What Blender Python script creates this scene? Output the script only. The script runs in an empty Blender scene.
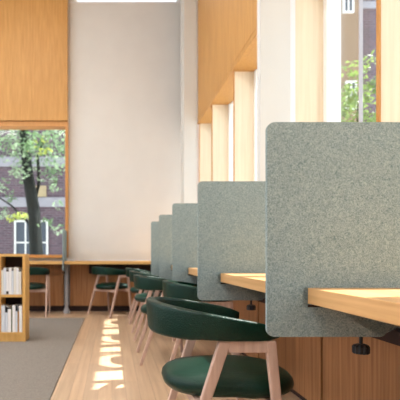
import bpy, bmesh, math, random
from mathutils import Vector, Matrix
random.seed(7)
PI = math.pi
S = bpy.context.scene
C = S.collection

# ------------------------------------------------------------------ materials
def new_mat(name):
    m = bpy.data.materials.new(name); m.use_nodes = True
    nt = m.node_tree
    return m, nt, nt.nodes['Principled BSDF'], nt.nodes, nt.links

def rgb(r, g, b):
    f = lambda v: (v/255.0/12.92) if v/255.0 <= 0.04045 else ((v/255.0+0.055)/1.055)**2.4
    return (f(r), f(g), f(b), 1.0)

def plain(name, col, rough=0.6, metal=0.0, spec=0.5, noise=0.0, nscale=20, bump=0.0):
    m, nt, p, N, L = new_mat(name)
    p.inputs['Base Color'].default_value = col
    p.inputs['Roughness'].default_value = rough
    p.inputs['Metallic'].default_value = metal
    p.inputs['Specular IOR Level'].default_value = spec
    tc = N.new('ShaderNodeTexCoord'); n = N.new('ShaderNodeTexNoise')
    n.inputs['Scale'].default_value = nscale; n.inputs['Detail'].default_value = 4
    L.new(tc.outputs['Object'], n.inputs['Vector'])
    if noise:
        r = N.new('ShaderNodeValToRGB')
        r.color_ramp.elements[0].position = 0.3; r.color_ramp.elements[1].position = 0.7
        r.color_ramp.elements[0].color = tuple(c*(1-noise) for c in col[:3])+(1,)
        r.color_ramp.elements[1].color = tuple(min(1, c*(1+noise)) for c in col[:3])+(1,)
        L.new(n.outputs['Fac'], r.inputs['Fac']); L.new(r.outputs['Color'], p.inputs['Base Color'])
    if bump:
        b = N.new('ShaderNodeBump'); b.inputs['Strength'].default_value = bump; b.inputs['Distance'].default_value = 0.002
        L.new(n.outputs['Fac'], b.inputs['Height']); L.new(b.outputs['Normal'], p.inputs['Normal'])
    return m

def wood(name, c1, c2, stretch=(60, 60, 2.0), rough=0.45, plank=None, spec=0.4):
    """grain is stretched along the axis with the small scale; plank=(width along X, length along Y) adds boards"""
    m, nt, p, N, L = new_mat(name)
    tc = N.new('ShaderNodeTexCoord'); mp = N.new('ShaderNodeMapping')
    mp.inputs['Scale'].default_value = stretch
    L.new(tc.outputs['Object'], mp.inputs['Vector'])
    n = N.new('ShaderNodeTexNoise'); n.inputs['Scale'].default_value = 1.0; n.inputs['Detail'].default_value = 5
    n.inputs['Roughness'].default_value = 0.6
    L.new(mp.outputs['Vector'], n.inputs['Vector'])
    r = N.new('ShaderNodeValToRGB')
    r.color_ramp.elements[0].position = 0.32; r.color_ramp.elements[1].position = 0.68
    r.color_ramp.elements[0].color = c1; r.color_ramp.elements[1].color = c2
    L.new(n.outputs['Fac'], r.inputs['Fac'])
    out = r.outputs['Color']
    if plank:
        sx = N.new('ShaderNodeSeparateXYZ'); L.new(tc.outputs['Object'], sx.inputs['Vector'])
        cx = N.new('ShaderNodeCombineXYZ')
        L.new(sx.outputs['Y'], cx.inputs['X']); L.new(sx.outputs['X'], cx.inputs['Y'])
        br = N.new('ShaderNodeTexBrick')
        br.inputs['Scale'].default_value = 1.0; br.inputs['Brick Width'].default_value = plank[1]
        br.inputs['Row Height'].default_value = plank[0]; br.inputs['Mortar Size'].default_value = 0.0012
        br.inputs['Color1'].default_value = (0.86, 0.86, 0.86, 1); br.inputs['Color2'].default_value = (1.0, 0.98, 0.95, 1)
        br.inputs['Mortar'].default_value = (0.55, 0.5, 0.45, 1)
        L.new(cx.outputs['Vector'], br.inputs['Vector'])
        mx = N.new('ShaderNodeMix'); mx.data_type = 'RGBA'; mx.blend_type = 'MULTIPLY'
        mx.inputs['Factor'].default_value = 1.0
        L.new(out, mx.inputs['A']); L.new(br.outputs['Color'], mx.inputs['B']); out = mx.outputs['Result']
    L.new(out, p.inputs['Base Color'])
    p.inputs['Roughness'].default_value = rough
    p.inputs['Specular IOR Level'].default_value = spec
    return m

def felt_mat():
    m, nt, p, N, L = new_mat('grey_green_felt')
    tc = N.new('ShaderNodeTexCoord')
    n = N.new('ShaderNodeTexNoise'); n.inputs['Scale'].default_value = 120; n.inputs['Detail'].default_value = 5
    n.inputs['Distortion'].default_value = 2.5
    L.new(tc.outputs['Object'], n.inputs['Vector'])
    r = N.new('ShaderNodeValToRGB')
    r.color_ramp.elements[0].position = 0.36; r.color_ramp.elements[0].color = rgb(106, 126, 130)
    r.color_ramp.elements[1].position = 0.62; r.color_ramp.elements[1].color = rgb(156, 170, 172)
    L.new(n.outputs['Fac'], r.inputs['Fac']); L.new(r.outputs['Color'], p.inputs['Base Color'])
    b = N.new('ShaderNodeBump'); b.inputs['Strength'].default_value = 0.4; b.inputs['Distance'].default_value = 0.001
    L.new(n.outputs['Fac'], b.inputs['Height']); L.new(b.outputs['Normal'], p.inputs['Normal'])
    p.inputs['Roughness'].default_value = 0.95; p.inputs['Specular IOR Level'].default_value = 0.15
    return m

def leather_mat():
    m, nt, p, N, L = new_mat('dark_green_leather')
    tc = N.new('ShaderNodeTexCoord')
    v = N.new('ShaderNodeTexVoronoi'); v.inputs['Scale'].default_value = 190
    L.new(tc.outputs['Object'], v.inputs['Vector'])
    b = N.new('ShaderNodeBump'); b.inputs['Strength'].default_value = 0.7; b.inputs['Distance'].default_value = 0.0014
    L.new(v.outputs['Distance'], b.inputs['Height']); L.new(b.outputs['Normal'], p.inputs['Normal'])
    r = N.new('ShaderNodeValToRGB')
    r.color_ramp.elements[0].color = rgb(0, 47, 34); r.color_ramp.elements[1].color = rgb(0, 30, 23)
    L.new(v.outputs['Distance'], r.inputs['Fac']); L.new(r.outputs['Color'], p.inputs['Base Color'])
    p.inputs['Roughness'].default_value = 0.38; p.inputs['Specular IOR Level'].default_value = 0.30
    return m

def brick_mat():
    m, nt, p, N, L = new_mat('weathered_brick')
    tc = N.new('ShaderNodeTexCoord'); sx = N.new('ShaderNodeSeparateXYZ'); cx = N.new('ShaderNodeCombineXYZ')
    L.new(tc.outputs['Object'], sx.inputs['Vector'])
    L.new(sx.outputs['X'], cx.inputs['X']); L.new(sx.outputs['Z'], cx.inputs['Y'])
    br = N.new('ShaderNodeTexBrick'); br.inputs['Scale'].default_value = 1
    br.inputs['Brick Width'].default_value = 0.22; br.inputs['Row Height'].default_value = 0.075
    br.inputs['Mortar Size'].default_value = 0.008
    br.inputs['Color1'].default_value = rgb(104, 80, 92); br.inputs['Color2'].default_value = rgb(80, 64, 76)
    br.inputs['Mortar'].default_value = rgb(120, 114, 122)
    L.new(cx.outputs['Vector'], br.inputs['Vector']); L.new(br.outputs['Color'], p.inputs['Base Color'])
    p.inputs['Roughness'].default_value = 0.9
    return m

def glass_mat():
    m = bpy.data.materials.new('window_glass'); m.use_nodes = True
    nt = m.node_tree; nt.nodes.clear()
    o = nt.nodes.new('ShaderNodeOutputMaterial'); mix = nt.nodes.new('ShaderNodeMixShader')
    t = nt.nodes.new('ShaderNodeBsdfTransparent'); t.inputs['Color'].default_value = (0.95, 0.97, 0.96, 1)
    g = nt.nodes.new('ShaderNodeBsdfGlossy'); g.inputs['Roughness'].default_value = 0.02
    lw_ = nt.nodes.new('ShaderNodeLayerWeight'); lw_.inputs['Blend'].default_value = 0.5
    f = nt.nodes.new('ShaderNodeMath'); f.operation = 'POWER'; f.inputs[1].default_value = 5.0
    f2 = nt.nodes.new('ShaderNodeMath'); f2.operation = 'MULTIPLY_ADD'; f2.inputs[1].default_value = 0.9; f2.inputs[2].default_value = 0.012
    nt.links.new(lw_.outputs['Facing'], f.inputs[0]); nt.links.new(f.outputs[0], f2.inputs[0])
    nt.links.new(f2.outputs[0], mix.inputs['Fac']); nt.links.new(t.outputs['BSDF'], mix.inputs[1])
    nt.links.new(g.outputs['BSDF'], mix.inputs[2]); nt.links.new(mix.outputs['Shader'], o.inputs['Surface'])
    return m

def translucent_mat(name, col, tcol, fac, rough=0.8):
    m = bpy.data.materials.new(name); m.use_nodes = True
    nt = m.node_tree; p = nt.nodes['Principled BSDF']; o = nt.nodes['Material Output']
    p.inputs['Roughness'].default_value = rough; p.inputs['Specular IOR Level'].default_value = 0.3
    tc = nt.nodes.new('ShaderNodeTexCoord'); n = nt.nodes.new('ShaderNodeTexNoise'); n.inputs['Scale'].default_value = 3.0
    r = nt.nodes.new('ShaderNodeValToRGB')
    r.color_ramp.elements[0].position = 0.4; r.color_ramp.elements[1].position = 0.6
    r.color_ramp.elements[0].color = col[0]; r.color_ramp.elements[1].color = col[1]
    nt.links.new(tc.outputs['Object'], n.inputs['Vector']); nt.links.new(n.outputs['Fac'], r.inputs['Fac'])
    nt.links.new(r.outputs['Color'], p.inputs['Base Color'])
    t = nt.nodes.new('ShaderNodeBsdfTranslucent'); t.inputs['Color'].default_value = tcol
    mix = nt.nodes.new('ShaderNodeMixShader'); mix.inputs['Fac'].default_value = fac
    nt.links.new(p.outputs['BSDF'], mix.inputs[1]); nt.links.new(t.outputs['BSDF'], mix.inputs[2])
    nt.links.new(mix.outputs['Shader'], o.inputs['Surface'])
    return m

def emit_mat(name, col, st):
    m, nt, p, N, L = new_mat(name)
    p.inputs['Base Color'].default_value = col
    p.inputs['Emission Color'].default_value = col; p.inputs['Emission Strength'].default_value = st
    return m

M = dict(
    panel=wood('oak_wall_panel', rgb(176, 129, 70), rgb(197, 149, 86), (45, 45, 2.5), 0.5),
    lowpanel=wood('oak_low_panel', rgb(140, 94, 58), rgb(180, 130, 86), (45, 45, 1.6), 0.5),
    fin=wood('pale_oak_fin', rgb(218, 204, 180), rgb(230, 218, 196), (40, 40, 1.2), 0.55),
    desk=wood('oak_desktop', rgb(192, 146, 96), rgb(214, 170, 118), (45, 2.0, 60), 0.4),
    deskb=wood('oak_desktop_cross', rgb(208, 158, 92), rgb(226, 180, 116), (2.0, 45, 60), 0.4),
    frame=wood('oak_window_frame', rgb(178, 124, 66), rgb(194, 142, 82), (30, 30, 3), 0.45),
    shelf=wood('oak_bookcase', rgb(206, 158, 88), rgb(222, 176, 106), (30, 30, 3), 0.5),
    floor=wood('oak_floorboards', rgb(198, 167, 136), rgb(220, 192, 162), (34, 1.3, 20), 0.28, plank=(0.09, 1.1), spec=0.5),
    leg=wood('pale_ash', rgb(184, 154, 140), rgb(204, 174, 160), (60, 60, 5), 0.5),
    carpet=plain('grey_carpet', rgb(134, 128, 122), 1.0, spec=0.05, noise=0.14, nscale=90, bump=0.6),
    white=plain('white_plaster', rgb(206, 207, 206), 0.8, spec=0.2),
    grey=plain('grey_wall_paint', rgb(150, 148, 152), 0.8, spec=0.2),
    colstrip=plain('white_column_trim', rgb(226, 226, 232), 0.7, spec=0.2),
    ceil=plain('ceiling_paint', rgb(238, 236, 230), 0.9, spec=0.1),
    dark=plain('dark_brown_recess', rgb(58, 44, 42), 0.7, spec=0.2),
    black=plain('black_plastic', rgb(20, 22, 28), 0.45),
    steel=plain('pale_grey_steel', rgb(176, 170, 176), 0.4, 0.3),
    whitef=plain('white_window_frame', rgb(236, 236, 236), 0.5),
    stone=plain('pale_stone', rgb(158, 156, 166), 0.9, noise=0.08, nscale=4),
    beige=plain('beige_render', rgb(142, 118, 98), 0.9, noise=0.06, nscale=3),
    ochre=plain('ochre_stone', rgb(178, 160, 128), 0.9, noise=0.1, nscale=5),
    darkglass=plain('dark_window_pane', rgb(78, 86, 100), 0.08),
    bark=plain('dark_bark', rgb(24, 30, 30), 0.95, noise=0.4, nscale=14, bump=0.8),
    paving=plain('outdoor_paving', rgb(206, 204, 200), 0.95, noise=0.1, nscale=3),
    felt=felt_mat(), leather=leather_mat(), brick=brick_mat(), glass=glass_mat(),
    screen=translucent_mat('screen_fabric', (rgb(218, 214, 208), rgb(221, 217, 211)), rgb(236, 238, 244), 0.30),
    leafA=translucent_mat('green_leaf', (rgb(58, 88, 66), rgb(190, 206, 190)), rgb(150, 190, 130), 0.35, 0.35),  # wide dark-to-whitish range paints sunlit highlights into the leaf colour
    leafC=translucent_mat('fresh_green_leaf', (rgb(84, 112, 62), rgb(150, 170, 112)), rgb(160, 190, 96), 0.35, 0.35),
    leafB=translucent_mat('yellow_green_leaf', (rgb(120, 140, 70), rgb(176, 190, 130)), rgb(214, 224, 120), 0.45, 0.35),
    lamp=emit_mat('lamp_diffuser', (1.0, 0.96, 0.91, 1), 11.0),
    bw=plain('white_book_cover', rgb(244, 243, 246), 0.6), bb=plain('bluish_white_book_cover', rgb(222, 229, 240), 0.6),
    bc=plain('cream_book_cover', rgb(236, 232, 224), 0.6), bo=plain('ochre_book_cover', rgb(206, 146, 62), 0.6),
    bg=plain('olive_book_cover', rgb(120, 132, 96), 0.6), page=plain('book_pages', rgb(236, 230, 216), 0.9),
)

# ------------------------------------------------------------------ helpers
def box(bm, x0, x1, y0, y1, z0, z1):
    v = [bm.verts.new((x, y, z)) for z in (z0, z1) for y in (y0, y1) for x in (x0, x1)]
    for f in ((0, 2, 3, 1), (4, 5, 7, 6), (0, 1, 5, 4), (2, 6, 7, 3), (0, 4, 6, 2), (1, 3, 7, 5)):
        bm.faces.new([v[i] for i in f])

def prism(bm, a, b, wa, wb, u, v):
    """tapered bar from a to b; wa/wb = (half width along u, half width along v)"""
    a, b, u, v = Vector(a), Vector(b), Vector(u).normalized(), Vector(v).normalized()
    q = []
    for c, w in ((a, wa), (b, wb)):
        for su, sv in ((-1, -1), (1, -1), (1, 1), (-1, 1)):
            q.append(bm.verts.new(c + u*w[0]*su + v*w[1]*sv))
    bm.faces.new(q[0:4][::-1]); bm.faces.new(q[4:8])
    for i in range(4):
        j = (i+1) % 4
        bm.faces.new((q[i], q[j], q[4+j], q[4+i]))

def cyl(bm, p, r, h, n=20, r2=None, axis='Z'):
    r2 = r if r2 is None else r2
    rings = []
    for k, rr in ((0, r), (1, r2)):
        ring = []
        for i in range(n):
            t = 2*PI*i/n; c, s = math.cos(t)*rr, math.sin(t)*rr
            off = {'Z': (c, s, k*h), 'X': (k*h, c, s), 'Y': (c, k*h, s)}[axis]
            ring.append(bm.verts.new(Vector(p)+Vector(off)))
        rings.append(ring)
    bm.faces.new(rings[0][::-1]); bm.faces.new(rings[1])
    for i in range(n):
        j = (i+1) % n
        bm.faces.new((rings[0][i], rings[0][j], rings[1][j], rings[1][i]))

def obj(name, bm, mat, parent=None, bevel=0.0, smooth=False, seg=2, loc=None):
    bmesh.ops.recalc_face_normals(bm, faces=bm.faces[:])
    me = bpy.data.meshes.new(name); bm.to_mesh(me); bm.free()
    me.materials.append(mat)
    if smooth:
        for p in me.polygons: p.use_smooth = True
    o = bpy.data.objects.new(name, me); C.objects.link(o)
    if parent: o.parent = parent
    if loc: o.location = loc
    if bevel:
        b = o.modifiers.new('bevel', 'BEVEL'); b.width = bevel; b.segments = seg; b.limit_method = 'ANGLE'; b.angle_limit = 0.7
    return o

def bx(name, dims, mat, parent=None, bevel=0.0, loc=None):
    bm = bmesh.new()
    for d in (dims if isinstance(dims, list) else [dims]): box(bm, *d)
    return obj(name, bm, mat, parent, bevel, loc=loc)

def tag(o, label, cat, group=None, kind=None):
    o['label'] = label; o['category'] = cat
    if group: o['group'] = group
    if kind: o['kind'] = kind
    return o

def struct(o, label=None):
    o['kind'] = 'structure'
    if label: o['label'] = label
    return o

def empty(name, loc=(0, 0, 0), rz=0.0):
    o = bpy.data.objects.new(name, None); C.objects.link(o)
    o.location = loc; o.rotation_euler = (0, 0, rz); o.empty_display_size = 0.1
    return o

def copy_tree(o, parent=None):
    c = o.copy(); C.objects.link(c)
    if parent: c.parent = parent
    for ch in list(o.children): copy_tree(ch, c)
    return c

# ------------------------------------------------------------------ the setting
WX = 1.30          # inner face of the right wall
GX = 1.55          # glass plane
YB = 7.60          # inner face of the back wall
YR = -3.0; XL = -5.0; ZC = 5.35
struct(bx('floor', (-0.38, 1.60, YR, YB+0.3, -0.12, 0.0), M['floor']), 'pale oak floorboards under the chairs')
struct(bx('floor_carpet', (XL-0.2, -0.384, YR, 6.62, -0.12, 0.004), M['carpet']), 'grey carpet left of the floorboards')
struct(bx('floor_back_strip', (XL-0.2, -0.384, 6.62, YB+0.3, -0.12, 0.0), M['floor']), 'floorboards in front of the back window')
struct(bx('ceiling', (XL-0.2, 1.75, YR-0.2, YB+0.3, ZC, ZC+0.2), M['ceil']))
struct(bx('wall_rear', (XL-0.2, 1.75, YR-0.2, YR, -0.12, ZC), M['white']))
# left wall: piers and bands around four tall daylight openings
lw = [(XL-0.2, XL, YR, YB+0.3, -0.12, 0.8), (XL-0.2, XL, YR, YB+0.3, 4.6, ZC)]
for y in (YR, -0.6, 1.8, 4.2, 6.6): lw.append((XL-0.2, XL, y, y+0.35, 0.8, 4.6))
lw.append((XL-0.2, XL, 7.4, YB+0.3, 0.8, 4.6))
struct(bx('wall_left', lw, M['white']))
# back wall with the left window and the bay behind the screen
SX0, SX1 = -0.72, 1.12
bw = [(XL, 1.75, YB, YB+0.25, -0.12, 0.855), (XL, -4.2, YB, YB+0.25, 0.855, ZC),
      (-0.72, SX0+0.10, YB, YB+0.25, 0.855, ZC),
      (1.10, 1.75, YB, YB+0.25, 0.855, ZC)]
struct(bx('wall_back', bw, M['white']))
# orange oak cladding above the left window, with lip
struct(bx('wall_back_panelling', [(XL, -4.0, 7.44, 7.50, 3.02, ZC)] + [(-3.975+1.09*k, -3.975+1.09*(k+1)-0.004, 7.44, 7.60, 3.02, ZC) for k in range(3)],
          M['panel']), 'orange oak cladding above the left window')
w1 = struct(empty('window_1', (0, 0, 0)), 'timber framed window looking out on the tree')
bx('window_frame', [(-4.2, -0.70, 7.47, 7.68, 2.935, 3.015), (-0.745, -0.700, 7.47, 7.68, 0.845, 2.935),
                    (-4.2, -0.70, 7.50, 7.68, 0.845, 0.895), (-4.2, -4.15, 7.5, 7.68, 0.895, 2.935)], M['frame'], w1)
bx('window_pane', (-4.15, -0.745, 7.60, 7.612, 0.895, 2.935), M['glass'], w1)
w2 = struct(empty('window_2', (0, 0, 0)), 'tall bright window behind the screen')
bx('window_frame', [(SX0+0.10, SX0+0.15, 7.62, 7.70, 0.86, ZC), (1.05, 1.10, 7.62, 7.70, 0.86, ZC)], M['whitef'], w2)
bx('window_pane', (SX0+0.15, 1.05, 7.65, 7.66, 0.86, ZC), M['glass'], w2)

# right wall: upper oak band, soffit, sill, low panelling
struct(bx('wall_right', [(WX, 1.60, YR, YB, 2.90, ZC), (1.18, 1.75, YR, YB, -0.12, 0.745)], M['grey']))
up = []
ys = [YR, -0.9, 1.05, 2.4, 4.86, 7.0]
for a, b in zip(ys[:-1], ys[1:]): up.append((WX-0.022, WX, a, b-0.004, 2.905, ZC))
struct(bx('wall_right_panelling', up, M['panel']), 'oak cladding above the right windows')
struct(bx('trim_1', (WX-0.022, 1.60, YR, YB, 2.842, 2.90), M['panel']), 'oak soffit band over the right windows')
struct(bx('trim_2', (1.045, 1.70, YR, YB, 0.745, 0.796), M['desk']), 'oak window ledge behind the long desk')
lp = []
y = 2.60-1.12*5
while y < 7.2:
    lp.append((1.160, 1.176, y+0.014, min(y+1.106, 7.35), 0.03, 0.535)); y += 1.12
struct(bx('trim_3', lp, M['lowpanel']), 'oak panelling below the right desk')
struct(bx('trim_18', (1.176, 1.18, YR, 7.35, 0.03, 0.535), M['dark']), 'dark backing behind the oak panelling')
struct(bx('trim_4', (1.12, 1.18, YR, 7.35, 0.535, 0.59), M['dark']), 'dark rail above the oak panelling')
struct(bx('baseboard_right', (1.165, 1.18, YR, 7.35, 0.0, 0.03), M['dark']))
# columns
def column(n, y):
    o = bx('wall_column', [(1.05 if n != 2 else 1.07, 1.262, y, y+0.07, 0.796, ZC)], M['white'])
    struct(o, 'white column against the right wall')
    bx('column_edge', (1.262, WX+0.003, y+0.01, y+0.07, 0.796, ZC), M['colstrip'], o)
    bx('column_foot', (1.19, 1.262, y, y+0.07, 0.0, 0.745), M['white'], o)
column(1, 3.33); column(2, 7.0); column(3, -0.34)
bx('column_step', (1.045, 1.09, 7.06, 7.12, 0.796, ZC), M['white'], bpy.data.objects['wall_column.001'])
# fins and glazing
fins = [-2.95, -1.9, -0.85, 0.15, 1.2, 2.28, 3.36, 4.0, 5.0, 6.1, 6.98]
for k, y in enumerate(fins):
    t = struct(bx('trim_%d' % (5+k), (WX, GX+0.02, y, y+0.024, 0.796, 2.842), M['fin'], bevel=0.002), 'pale oak fin between two right windows')
    bx('fin_edge', (WX-0.004, WX+0.004, y-0.002, y+0.026, 0.796, 2.842), M['frame'], t)
n = 3
for a, b in zip(fins[:-1], fins[1:]):
    if b-a < 0.7 or (a > 3 and b < 4.1): continue
    w = struct(empty('window_%d' % n), 'right window between oak fins'); n += 1
    fr = 0.055
    bx('window_frame', [(GX-0.04, GX+0.06, b-fr, b, 0.796, 2.842), (GX-0.02, GX+0.06, a+0.024, a+0.07, 0.796, 2.842),
                        (GX-0.02, GX+0.06, a+0.07, b-fr, 0.796, 0.85), (GX-0.02, GX+0.06, a+0.07, b-fr, 2.825, 2.842)], M['whitef'], w)
    bx('window_pane', (GX+0.02, GX+0.028, a+0.07, b-fr, 0.85, 2.825), M['glass'], w)
    # opening sash divides each window
    bx('sash_bar', (GX+0.012, GX+0.036, a+(b-a)*0.643-0.004, a+(b-a)*0.643+0.003, 0.85, 2.825), M['steel'], w)

# low panelling under the back desk
struct(bx('trim_16', [(XL, -3.2, 7.40, 7.46, 0.09, 0.745), (-3.19, -0.765, 7.40, 7.46, 0.09, 0.745), (-0.66, 1.02, 7.40, 7.46, 0.09, 0.745)],
          M['lowpanel']), 'oak panelling under the back desk')
struct(bx('trim_17', (-0.765, -0.66, 7.52, 7.60, 0.09, 0.745), M['grey']), 'grey gap between two oak panels under the back desk')
struct(bx('baseboard_back', (XL, 1.02, 7.44, 7.60, 0.0, 0.09), M['dark']))

# ------------------------------------------------------------------ lamps on the ceiling
cl0 = None
for k, (x, y) in enumerate([(-1.6, -1.2), (-1.6, 1.6), (-1.6, 4.4), (-3.8, -1.2), (-3.8, 1.6), (-3.8, 4.4)]):
    if cl0 is None:
        cl0 = empty('ceiling_light'); cl = cl0
        bx('housing', (-0.35, 0.35, -0.9, 0.9, -0.05, 0.0), M['whitef'], cl)
        bx('diffuser', (-0.31, 0.31, -0.86, 0.86, -0.056, -0.046), M['lamp'], cl)
    else: cl = copy_tree(cl0)
    cl.location = (x, y, ZC-0.001)
    tag(cl, 'long white ceiling light panel above the carpet', 'ceiling light', 'ceiling lights above the carpet')

# ------------------------------------------------------------------ projection screen
sc = empty('projection_screen', (0.203, 7.56, 0.80))
bx('screen_fabric', (-0.927, 0.927, -0.003, 0.0, 0.015, 4.145), M['screen'], sc)
bx('bottom_bar', (-0.927, 0.927, -0.007, 0.005, 0.0, 0.018), M['colstrip'], sc)
bx('top_roller', (-0.927, 0.927, -0.002, 0.015, 4.143, 4.165), M['colstrip'], sc)
bx('side_edge', [(-0.929, -0.914, -0.006, -0.003, 0.0, 4.15)], M['colstrip'], sc)
tag(sc, 'tall off-white roller screen hanging behind the back desk', 'screen')

# ------------------------------------------------------------------ desks
DZ = 0.796; DT = 0.045
d = bx('long_desk', (0.560, 1.040, YR+0.02, 6.95, DZ-DT, DZ), M['desk'], bevel=0.002)
tag(d, 'long pale oak worktop running under the right-hand windows', 'desk')
br0 = []
for y in (-1.85, -0.8, 0.25, 1.32, 2.36, 3.42, 4.40, 5.30, 6.2):
    br0.append(bx('bracket', (1.0, 1.158, y+0.5, y+0.53, 0.66, DZ-DT), M['dark'], d))
d2 = bx('back_desk', (XL+0.02, 1.02, 7.05, 7.55, DZ-DT, DZ), M['deskb'], bevel=0.002)
tag(d2, 'oak worktop running along the back wall below the window', 'desk')
bx('cable_tray', (-0.36, 1.0, 7.30, 7.395, 0.60, DZ-DT), M['dark'], d2)
fo = bmesh.new()
box(fo, -0.725, -0.675, 7.22, 7.27, 0.03, DZ-DT)
prism(fo, (-0.70, 7.245, 0.07), (-0.70, 7.245, 0.0), (0.03, 0.03), (0.05, 0.08), (1, 0, 0), (0, 1, 0))
obj('pedestal', fo, M['grey'], d2)

# ------------------------------------------------------------------ felt dividers
def rounded(pts, radii, n=6):
    out = []
    L = len(pts)
    for i, p in enumerate(pts):
        r = radii[i]
        if not r: out.append(p); continue
        a, b = Vector(pts[i-1]), Vector(pts[(i+1) % L]); p = Vector(p)
        u, v = (a-p).normalized(), (b-p).normalized()
        c = p + (u+v)*r
        s, e = p+u*r-c, p+v*r-c
        for k in range(n+1):
            t = k/n*PI/2
            out.append(tuple(c + s*math.cos(t) + e*math.sin(t)))
    return out

def make_divider():
    t = empty('desk_divider')
    x0, xl, xr, xn = -0.117, 0.226, 0.470, -0.015
    zt, zb = 1.270, 0.656
    pts = [(x0, zb), (xl, zb), (xl, DZ-DT-0.010), (xn, DZ-DT-0.010), (xn, DZ+0.001), (xr, DZ+0.001), (xr, zt), (x0, zt)]
    rad = [0.022, 0.022, 0, 0, 0, 0, 0.022, 0.022]
    q = rounded(pts, rad)
    bm = bmesh.new()
    f = [bm.verts.new((x, 0, z)) for x, z in q]; b = [bm.verts.new((x, 0.014, z)) for x, z in q]
    bm.faces.new(f); bm.faces.new(b[::-1])
    for i in range(len(q)):
        j = (i+1) % len(q)
        bm.faces.new((f[i], b[i], b[j], f[j]))
    bmesh.ops.triangulate(bm, faces=[fc for fc in bm.faces if len(fc.verts) > 4])
    obj('felt_panel', bm, M['felt'], t, bevel=0.0)
    bx('slot_clip', [(-0.0155, -0.001, 0.001, 0.016, DZ-DT-0.010, DZ-0.001), (-0.001, 0.05, -0.002, 0.016, DZ-DT-0.010, DZ-DT-0.003)], M['dark'], t)
    s = bmesh.new(); cyl(s, (0.163, 0.022, 0.630), 0.005, DZ-DT-0.632, 12)
    obj('clamp_screw', s, M['black'], t)
    k = bmesh.new()
    n = 48; rings = []
    for z, sc_ in ((0.604, 0.90), (0.607, 1.0), (0.624, 1.0), (0.629, 0.85), (0.633, 0.35)):
        ring = []
        for i in range(n):
            a = 2*PI*i/n; r = 0.0225*sc_*(1+0.06*math.cos(12*a))
            ring.append(k.verts.new((0.163+math.cos(a)*r, 0.022+math.sin(a)*r, z)))
        rings.append(ring)
    k.faces.new(rings[0][::-1]); k.faces.new(rings[-1])
    for A, B in zip(rings[:-1], rings[1:]):
        for i in range(n): k.faces.new((A[i], A[(i+1) % n], B[(i+1) % n], B[i]))
    obj('clamp_knob', k, M['black'], t)
    return t
div0 = make_divider()
labels = ['large grey-green felt divider in the foreground, nearest on the long desk',
          'grey-green felt divider just behind the largest one on the long desk',
          'third grey-green felt divider, middle of the row on the long desk',
          'fourth grey-green felt divider, second smallest in the row on the long desk',
          'smallest and farthest grey-green felt divider at the end of the long desk']
for k, (y, lb) in enumerate(zip((1.343, 2.42, 3.45, 4.43, 5.33), labels)):
    o = div0 if k == 0 else copy_tree(div0)
    o.location = (0.560, y, 0)
    tag(o, lb, 'desk divider', 'felt dividers along the right desk')
o = copy_tree(div0); o.rotation_euler = (0, 0, PI/2); o.location = (-0.72, 7.05, 0)
tag(o, 'felt divider seen edge-on on the back desk beside the white screen', 'desk divider')

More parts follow.
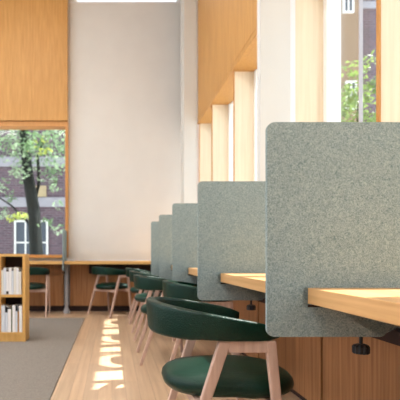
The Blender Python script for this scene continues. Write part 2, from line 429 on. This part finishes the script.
# ------------------------------------------------------------------ chairs
def make_chair():
    t = empty('armchair')
    # backrest band
    path = []
    for k in range(4): path.append((0.14-0.14*k/4, -0.245-0.012*k/4))
    for k in range(25):
        a = PI/2 + PI*k/24
        c, s = math.cos(a), math.sin(a)
        path.append((0.262*math.copysign(abs(c)**0.86, c) if abs(c) > 1e-6 else 0.0, -0.258*math.copysign(abs(s)**0.86, s) if abs(s) > 1e-6 else 0.0))
    for k in range(3, -1, -1): path.append((0.14-0.14*k/4, 0.245+0.012*k/4))
    bm = bmesh.new(); rings = []
    N = 16
    P = [Vector((x, y, 0)) for x, y in path]
    for i, p in enumerate(P):
        tan = (P[min(i+1, len(P)-1)]-P[max(i-1, 0)]).normalized()
        nrm = Vector((-tan.y, tan.x, 0))      # outwards
        w = max(0.0, min(1.0, (p.x+0.262)/0.402))
        top = 0.720 - 0.058*w - 0.012*w*w; bot = 0.600 + 0.006*(1-w)
        if w < 0.35: bot -= 0.004
        th = 0.021 - 0.004*w
        ze = 0.5*(top+bot); hh = 0.5*(top-bot)
        ends = min(i, len(P)-1-i)
        sc_ = 0.55 if ends == 0 else (0.9 if ends == 1 else 1.0)
        ring = []
        for j in range(N):
            a = 2*PI*j/N
            c, s = math.cos(a), math.sin(a)
            uu = math.copysign(abs(c)**0.32, c)*th*sc_; vv = math.copysign(abs(s)**0.32, s)*hh*sc_
            lean = 0.004*(1-w)*(vv/hh)
            ring.append(bm.verts.new(p + nrm*(uu+lean) + Vector((0, 0, ze+vv))))
        rings.append(ring)
    bm.faces.new(rings[0]); bm.faces.new(rings[-1][::-1])
    for A, B in zip(rings[:-1], rings[1:]):
        for j in range(N): bm.faces.new((A[j], A[(j+1) % N], B[(j+1) % N], B[j]))
    obj('backrest', bm, M['leather'], t, smooth=True)
    # seat cushion
    bm = bmesh.new(); n = 48; prof = [(0.35, 0.386), (0.80, 0.387), (0.92, 0.392), (0.98, 0.404), (1.0, 0.420), (0.985, 0.436), (0.94, 0.449), (0.84, 0.461), (0.66, 0.471), (0.4, 0.478), (0.15, 0.480)]
    rings = []
    for r, z in prof:
        ring = []
        for i in range(n):
            a = 2*PI*i/n; c, s = math.cos(a), math.sin(a)
            e = 2/2.7
            yb = 0.222 if c > 0 else 0.205
            ring.append(bm.verts.new((0.018+math.copysign(abs(c)**e, c)*0.243*r, math.copysign(abs(s)**e, s)*yb*r, z)))
        rings.append(ring)
    bm.faces.new(rings[0][::-1]); bm.faces.new(rings[-1])
    for A, B in zip(rings[:-1], rings[1:]):
        for i in range(n): bm.faces.new((A[i], A[(i+1) % n], B[(i+1) % n], B[i]))
    obj('seat', bm, M['leather'], t, smooth=True)
    for s in (-1, 1):
        y = 0.247*s
        bm = bmesh.new(); prism(bm, (-0.040, y, 0.603), (-0.238, y*1.04, 0.0), (0.021, 0.0135), (0.0135, 0.0105), (1, 0, 0), (0, 1, 0))
        obj('leg', bm, M['leg'], t, bevel=0.005)
        bm = bmesh.new(); prism(bm, (0.112, y, 0.603), (0.172, y*1.04, 0.0), (0.018, 0.0135), (0.0125, 0.0105), (1, 0, 0), (0, 1, 0))
        obj('leg', bm, M['leg'], t, bevel=0.005)
        bm = bmesh.new(); box(bm, -0.030, 0.100, y-0.0125, y+0.0125, 0.563, 0.6025)
        obj('arm_rail', bm, M['leg'], t, bevel=0.002)
    for x, zz in ((-0.120, 0.367), (0.130, 0.367)):
        bm = bmesh.new(); box(bm, x-0.012, x+0.012, -0.240, 0.240, zz-0.019, zz+0.0185)
        obj('stretcher', bm, M['leg'], t, bevel=0.002)
    return t
ch0 = make_chair()
chairs = [
    (0.42, 1.83, 0, 'nearest dark green leather armchair, in the foreground behind the largest divider', 'armchairs along the long desk'),
    (0.625, 3.16, -2, 'green leather armchair tucked in just behind the foreground chair', 'armchairs along the long desk'),
    (0.470, 4.05, 0, 'green leather armchair with pale rim, middle of the row at the long desk', 'armchairs along the long desk'),
    (0.470, 5.12, 0, 'green leather armchair largely hidden, fourth in the row at the long desk', 'armchairs along the long desk'),
    (0.465, 6.28, 0, 'farthest green leather armchair of the row at the long desk', 'armchairs along the long desk'),
    (-0.01, 7.02, 40, 'green armchair turned at an angle in front of the back desk under the screen', 'armchairs at the back desk'),
    (-1.205, 6.98, 90, 'green armchair partly hidden behind the bookcase, facing the back window', 'armchairs at the back desk'),
]
for k, (x, y, r, lb, g) in enumerate(chairs):
    o = ch0 if k == 0 else copy_tree(ch0)
    o.location = (x, y, 0.0 if x > -0.3 or y > 6.7 else 0.004); o.rotation_euler = (0, 0, math.radians(r))
    tag(o, lb, 'chair', g)

# ------------------------------------------------------------------ bookcase and books
bc = empty('bookcase', (0, 4.80, 0.004))
X0, X1, XD = -2.05, -0.885, -1.137
D = 0.23
bx('side_panel', (X1-0.030, X1, 0, D, 0, 0.870), M['shelf'], bc, 0.001)
bx('side_panel', (X0, X0+0.030, 0, D, 0, 0.870), M['shelf'], bc, 0.001)
bx('divider_panel', (XD-0.028, XD, 0.002, D, 0.07, 0.870), M['shelf'], bc, 0.001)
bx('top_panel', (X0, X1, 0, D, 0.870, 0.897), M['shelf'], bc, 0.001)
bx('back_panel', (X0+0.03, X1-0.03, D-0.012, D-0.002, 0.03, 0.87), M['dark'], bc)
for a, b in ((XD, X1-0.03), (X0+0.03, XD-0.028)):
    bx('shelf', (a, b, 0.002, D-0.012, 0.455, 0.480), M['shelf'], bc, 0.001)
    bx('shelf', (a, b, 0.002, D-0.012, 0.070, 0.095), M['shelf'], bc, 0.001)
bx('plinth', (X0+0.03, X1-0.03, 0.012, 0.03, 0.0, 0.07), M['shelf'], bc)
tag(bc, 'low open oak bookcase with two shelves of white books', 'bookcase')
def book(x, w, h, z, mat, lb, group, tab=0, foot=False):
    t = empty('book', (x, 4.80+0.014, z))
    bx('cover', [(0, w, 0, 0.002, 0, h), (0, 0.0018, 0, 0.175, 0, h), (w-0.0018, w, 0, 0.175, 0, h)], mat, t)
    bx('pages', (0.002, w-0.002, 0.0022, 0.170, 0.003, h-0.004), M['page'], t)
    if tab: bx('spine_label', (0.0, w, -0.0008, 0.0, h-tab, h-0.001), M['black'], t)
    if foot: bx('spine_label', (0.002, w-0.002, -0.0008, 0.0, 0.004, 0.034), M['black'], t)
    tag(t, lb, 'book', group)
g1 = 'white books on the upper shelf'; g2 = 'books on the lower shelf'
x = XD+0.001
up_books = [
    (.022, .252, M['bc'], 'white book against the divider on the upper shelf', 0, False),
    (.030, .274, M['bb'], 'bluish white tall book, second from the divider on the upper shelf', 0, False),
    (.026, .262, M['bw'], 'white book with black marks at top and foot of its spine', .026, True),
    (.030, .276, M['bw'], 'tall white book right of the one with a black foot mark', 0, False),
    (.020, .262, M['bb'], 'thin white book with a black top in the middle of the upper shelf', .016, False),
    (.027, .280, M['bc'], 'tallest cream book on the upper shelf', 0, False),
    (.026, .272, M['bw'], 'white book between the tallest book and the last one on the upper shelf', 0, False),
    (.027, .250, M['bc'], 'short white book with black top against the side of the upper shelf', .014, False)]
for w, h, m, lb, tb, ft in up_books:
    book(x, w-0.0008, h, 0.4845, m, lb, g1, tb, ft); x += w
x = XD+0.001
lo_books = [
    (.040, .272, M['bb'], 'thick bluish white book at the start of the lower shelf', 0, False),
    (.028, .262, M['bb'], 'bluish white book with black top on the lower shelf', .060, False),
    (.036, .252, M['bw'], 'white book left of the olive spine on the lower shelf', .014, False),
    (.010, .268, M['bg'], 'thin olive book on the lower shelf', 0, False),
    (.034, .274, M['bw'], 'white book right of the olive spine on the lower shelf', 0, False),
    (.022, .272, M['bb'], 'white book with long black top on the lower shelf', .055, False),
    (.014, .210, M['bo'], 'thin ochre book on the lower shelf', 0, False),
    (.032, .270, M['bw'], 'white book against the side of the lower shelf', 0, False)]
for w, h, m, lb, tb, ft in lo_books:
    book(x, w-0.0008, h, 0.0995, m, lb, g2, tb, ft); x += w

# ------------------------------------------------------------------ outdoors
GZ = -0.45
struct(bx('ground_outside', [(-30, 30, 7.95, 40, GZ-0.1, GZ), (1.8, 30, -30, 7.95, GZ-0.1, GZ), (-30, XL-0.3, -30, 7.95, GZ-0.1, GZ)], M['paving']))
b = empty('brick_building', (0, 14, GZ))
def wl(x0, x1, z0, z1, y0=0.0, y1=0.4): return (x0, x1, y0, y1, z0-GZ, z1-GZ)
bx('wall', [wl(-12, 5.2, GZ, 7.6), wl(5.2, 12, GZ, 13)], M['brick'], b)
bx('stone_band', [wl(-12, 5.2, 3.52, 3.80, -0.06), wl(-12, 12, 2.32, 2.60, -0.06), wl(7.38, 12, 8.22, 8.42, -0.06)], M['stone'], b)
bx('bay', wl(6.2, 7.38, GZ, 12.9, -0.15), M['beige'], b)
bx('stone_plaque', wl(-2.28, -1.95, 2.62, 2.95, -0.05), M['ochre'], b)
def bwin(x0, x1, z0, z1, y=-0.03, nx=2, nz=2):
    f = 0.05
    fr = [wl(x0, x1, z0, z0+f, y-0.05, y+0.1), wl(x0, x1, z1-f, z1, y-0.05, y+0.1), wl(x0, x0+f, z0+f, z1-f, y-0.05, y+0.1), wl(x1-f, x1, z0+f, z1-f, y-0.05, y+0.1)]
    for i in range(1, nx):
        xm = x0+(x1-x0)*i/nx; fr.append(wl(xm-0.02, xm+0.02, z0+f, z1-f, y-0.04, y+0.1))
    for i in range(1, nz):
        zm = z0+(z1-z0)*i/nz; fr.append(wl(x0+f, x1-f, zm-0.02, zm+0.02, y-0.035, y+0.1))
    w = bx('window', fr, M['whitef'], b)
    bx('pane', wl(x0+f, x1-f, z0+f, z1-f, y-0.01, y+0.1), M['darkglass'], w)
for xx in (-8.9, -5.9, -2.90, 0.3, 3.3):
    bwin(xx, xx+1.0, 0.6, 1.92, nx=3); bwin(xx+0.1, xx+0.9, 4.8, 6.4)
bwin(6.86, 7.18, 5.15, 6.0, -0.18); bwin(6.78, 7.1, 8.0, 9.4, -0.18); bwin(8.4, 9.4, 4.2, 6.0)
tag(b, 'brick building with pale stone bands seen through the windows', 'building')

def limb(bm, pts, rad, n=10):
    rings = []
    for i, (p, r) in enumerate(zip(pts, rad)):
        p = Vector(p)
        t = (Vector(pts[min(i+1, len(pts)-1)])-Vector(pts[max(i-1, 0)])).normalized()
        u = t.cross(Vector((0, 1, 0.01))).normalized(); v = t.cross(u)
        rings.append([bm.verts.new(p+(u*math.cos(2*PI*k/n)+v*math.sin(2*PI*k/n))*r) for k in range(n)])
    bm.faces.new(rings[0]); bm.faces.new(rings[-1][::-1])
    for A, B in zip(rings[:-1], rings[1:]):
        for k in range(n): bm.faces.new((A[k], A[(k+1) % n], B[(k+1) % n], B[k]))

def leaves(name, clumps, mat, parent, size):
    bm = bmesh.new()
    for (c, r, cnt) in clumps:
        for _ in range(cnt):
            d_ = Vector((random.gauss(0, 1), random.gauss(0, 1), random.gauss(0, 1))).normalized()*random.random()**0.45
            p = Vector(c)+Vector((d_.x*r[0], d_.y*r[1], d_.z*r[2]))
            rot = Matrix.Rotation(random.uniform(0, 2*PI), 3, 'Z') @ Matrix.Rotation(random.gauss(0, 0.7), 3, 'X') @ Matrix.Rotation(random.gauss(0, .7), 3, 'Y')
            s = size*random.uniform(0.6, 1.3)
            q = [Vector((-s, 0, 0)), Vector((-0.2*s, -0.5*s, 0.12*s)), Vector((s, 0, -0.1*s)), Vector((-0.2*s, 0.5*s, 0.12*s)), Vector((0.1*s, 0, -0.04*s))]
            v = [bm.verts.new(p+rot@k) for k in q]
            bm.faces.new((v[0], v[1], v[4])); bm.faces.new((v[1], v[2], v[4])); bm.faces.new((v[2], v[3], v[4])); bm.faces.new((v[3], v[0], v[4]))
    return obj(name, bm, mat, parent)

t = empty('tree', (-1.66, 10.3, GZ))
bm = bmesh.new()
limb(bm, [(0, 0, 0), (0, 0, 1.4), (-0.05, 0, 2.3), (-0.20, 0, 3.2), (-0.28, 0, 4.2), (-0.3, 0.1, 5.6)], [0.19, 0.15, 0.14, 0.12, 0.09, 0.05])
limb(bm, [(-0.10, 0, 2.3), (0.04, 0.1, 2.9), (0.02, 0.1, 3.5), (0.3, 0.2, 4.4)], [0.04, 0.035, 0.03, 0.02])
limb(bm, [(-0.03, 0, 1.9), (-0.5, -0.2, 2.4), (-1.1, -0.3, 2.8)], [0.03, 0.02, 0.012])
obj('trunk', bm, M['bark'], t, smooth=True)
cl = []
def at(px, py, Y): return ((px-112)*Y/470+1.66, Y-10.3, 0.89+(255-py)*Y/470-GZ)
random.seed(3)
for px, py, rr, c in [(5, 140, .35, 90), (20, 138, .4, 110), (36, 142, .4, 110), (52, 140, .35, 90), (60, 150, .25, 50), (12, 152, .2, 40), (27, 150, .3, 90), (44, 156, .32, 90), (56, 165, .26, 60),
                      (20, 168, .3, 60), (34, 164, .24, 50), (48, 176, .26, 60), (55, 188, .15, 26), (2, 185, .2, 30), (10, 196, .18, 26), (18, 176, .22, 40), (6, 214, .2, 34), (58, 205, .15, 18),
                      (38, 224, .14, 20), (48, 222, .16, 26), (58, 230, .18, 24), (-8, 160, .4, 90), (66, 145, .4, 70), (30, 125, .6, 160), (0, 122, .6, 120), (60, 122, .6, 120)]:
    cl.append((at(px, py, 10.3+random.uniform(-.5, .4)), (rr, rr*1.2, rr*0.8), c))
leaves('foliage', cl, M['leafA'], t, 0.052)
leaves('foliage_sprig', [(at(22, 216, 9.6), (.16, .2, .08), 34), (at(12, 218, 9.6), (.16, .2, .08), 24), (at(40, 150, 9.8), (.3, .2, .3), 30)], M['leafB'], t, 0.06)
tag(t, 'dark-trunked leafy tree outside the back window', 'tree')

t = empty('tree', (4.75, 9.0, GZ))
bm = bmesh.new(); limb(bm, [(0, 0, 0), (0.03, 0, 2), (-0.05, 0, 3.4), (0, 0, 4.7)], [0.09, 0.07, 0.05, 0.02]); obj('trunk', bm, M['bark'], t, smooth=True)
cl = []
for k in range(44):
    cl.append(((random.uniform(-.75, .75), random.uniform(-.5, .5), random.uniform(2.6, 5.15)), (.26, .26, .2), 46))
leaves('foliage', cl, M['leafC'], t, 0.055)
tag(t, 'yellow-green leafy tree outside the right windows', 'tree')

# ------------------------------------------------------------------ light
w = bpy.data.worlds.new('World'); S.world = w; w.use_nodes = True
bg = w.node_tree.nodes['Background']
bg.inputs['Color'].default_value = (0.80, 0.90, 1.0, 1); bg.inputs['Strength'].default_value = 1.15
sl = bpy.data.lights.new('sun', 'SUN'); sl.energy = 8.0; sl.angle = math.radians(0.6); sl.color = (1.0, 0.97, 0.93)
so = bpy.data.objects.new('sun', sl); C.objects.link(so)
so.rotation_euler = Vector((1.0, 0.25, 1.65)).to_track_quat('Z', 'Y').to_euler()

# ------------------------------------------------------------------ camera
cam = bpy.data.cameras.new('camera'); co = bpy.data.objects.new('camera', cam); C.objects.link(co)
co.location = (0, 0, 0.89); co.rotation_euler = (PI/2, 0, 0)
cam.sensor_width = 36; cam.sensor_fit = 'HORIZONTAL'; cam.lens = 470/400*36
cam.shift_x = (200-112)/400; cam.shift_y = (255-200)/400
cam.clip_start = 0.02; cam.clip_end = 200
cam.dof.use_dof = True; cam.dof.focus_distance = 1.6; cam.dof.aperture_fstop = 5.6
S.camera = co
S.view_settings.view_transform = 'Standard'; S.view_settings.look = 'None'
S.view_settings.exposure = 0.82; S.view_settings.gamma = 1.0; S.view_settings.use_curve_mapping = False
S.cycles.max_bounces = 10; S.cycles.diffuse_bounces = 6; S.cycles.transparent_max_bounces = 12
S.cycles.sample_clamp_indirect = 8.0
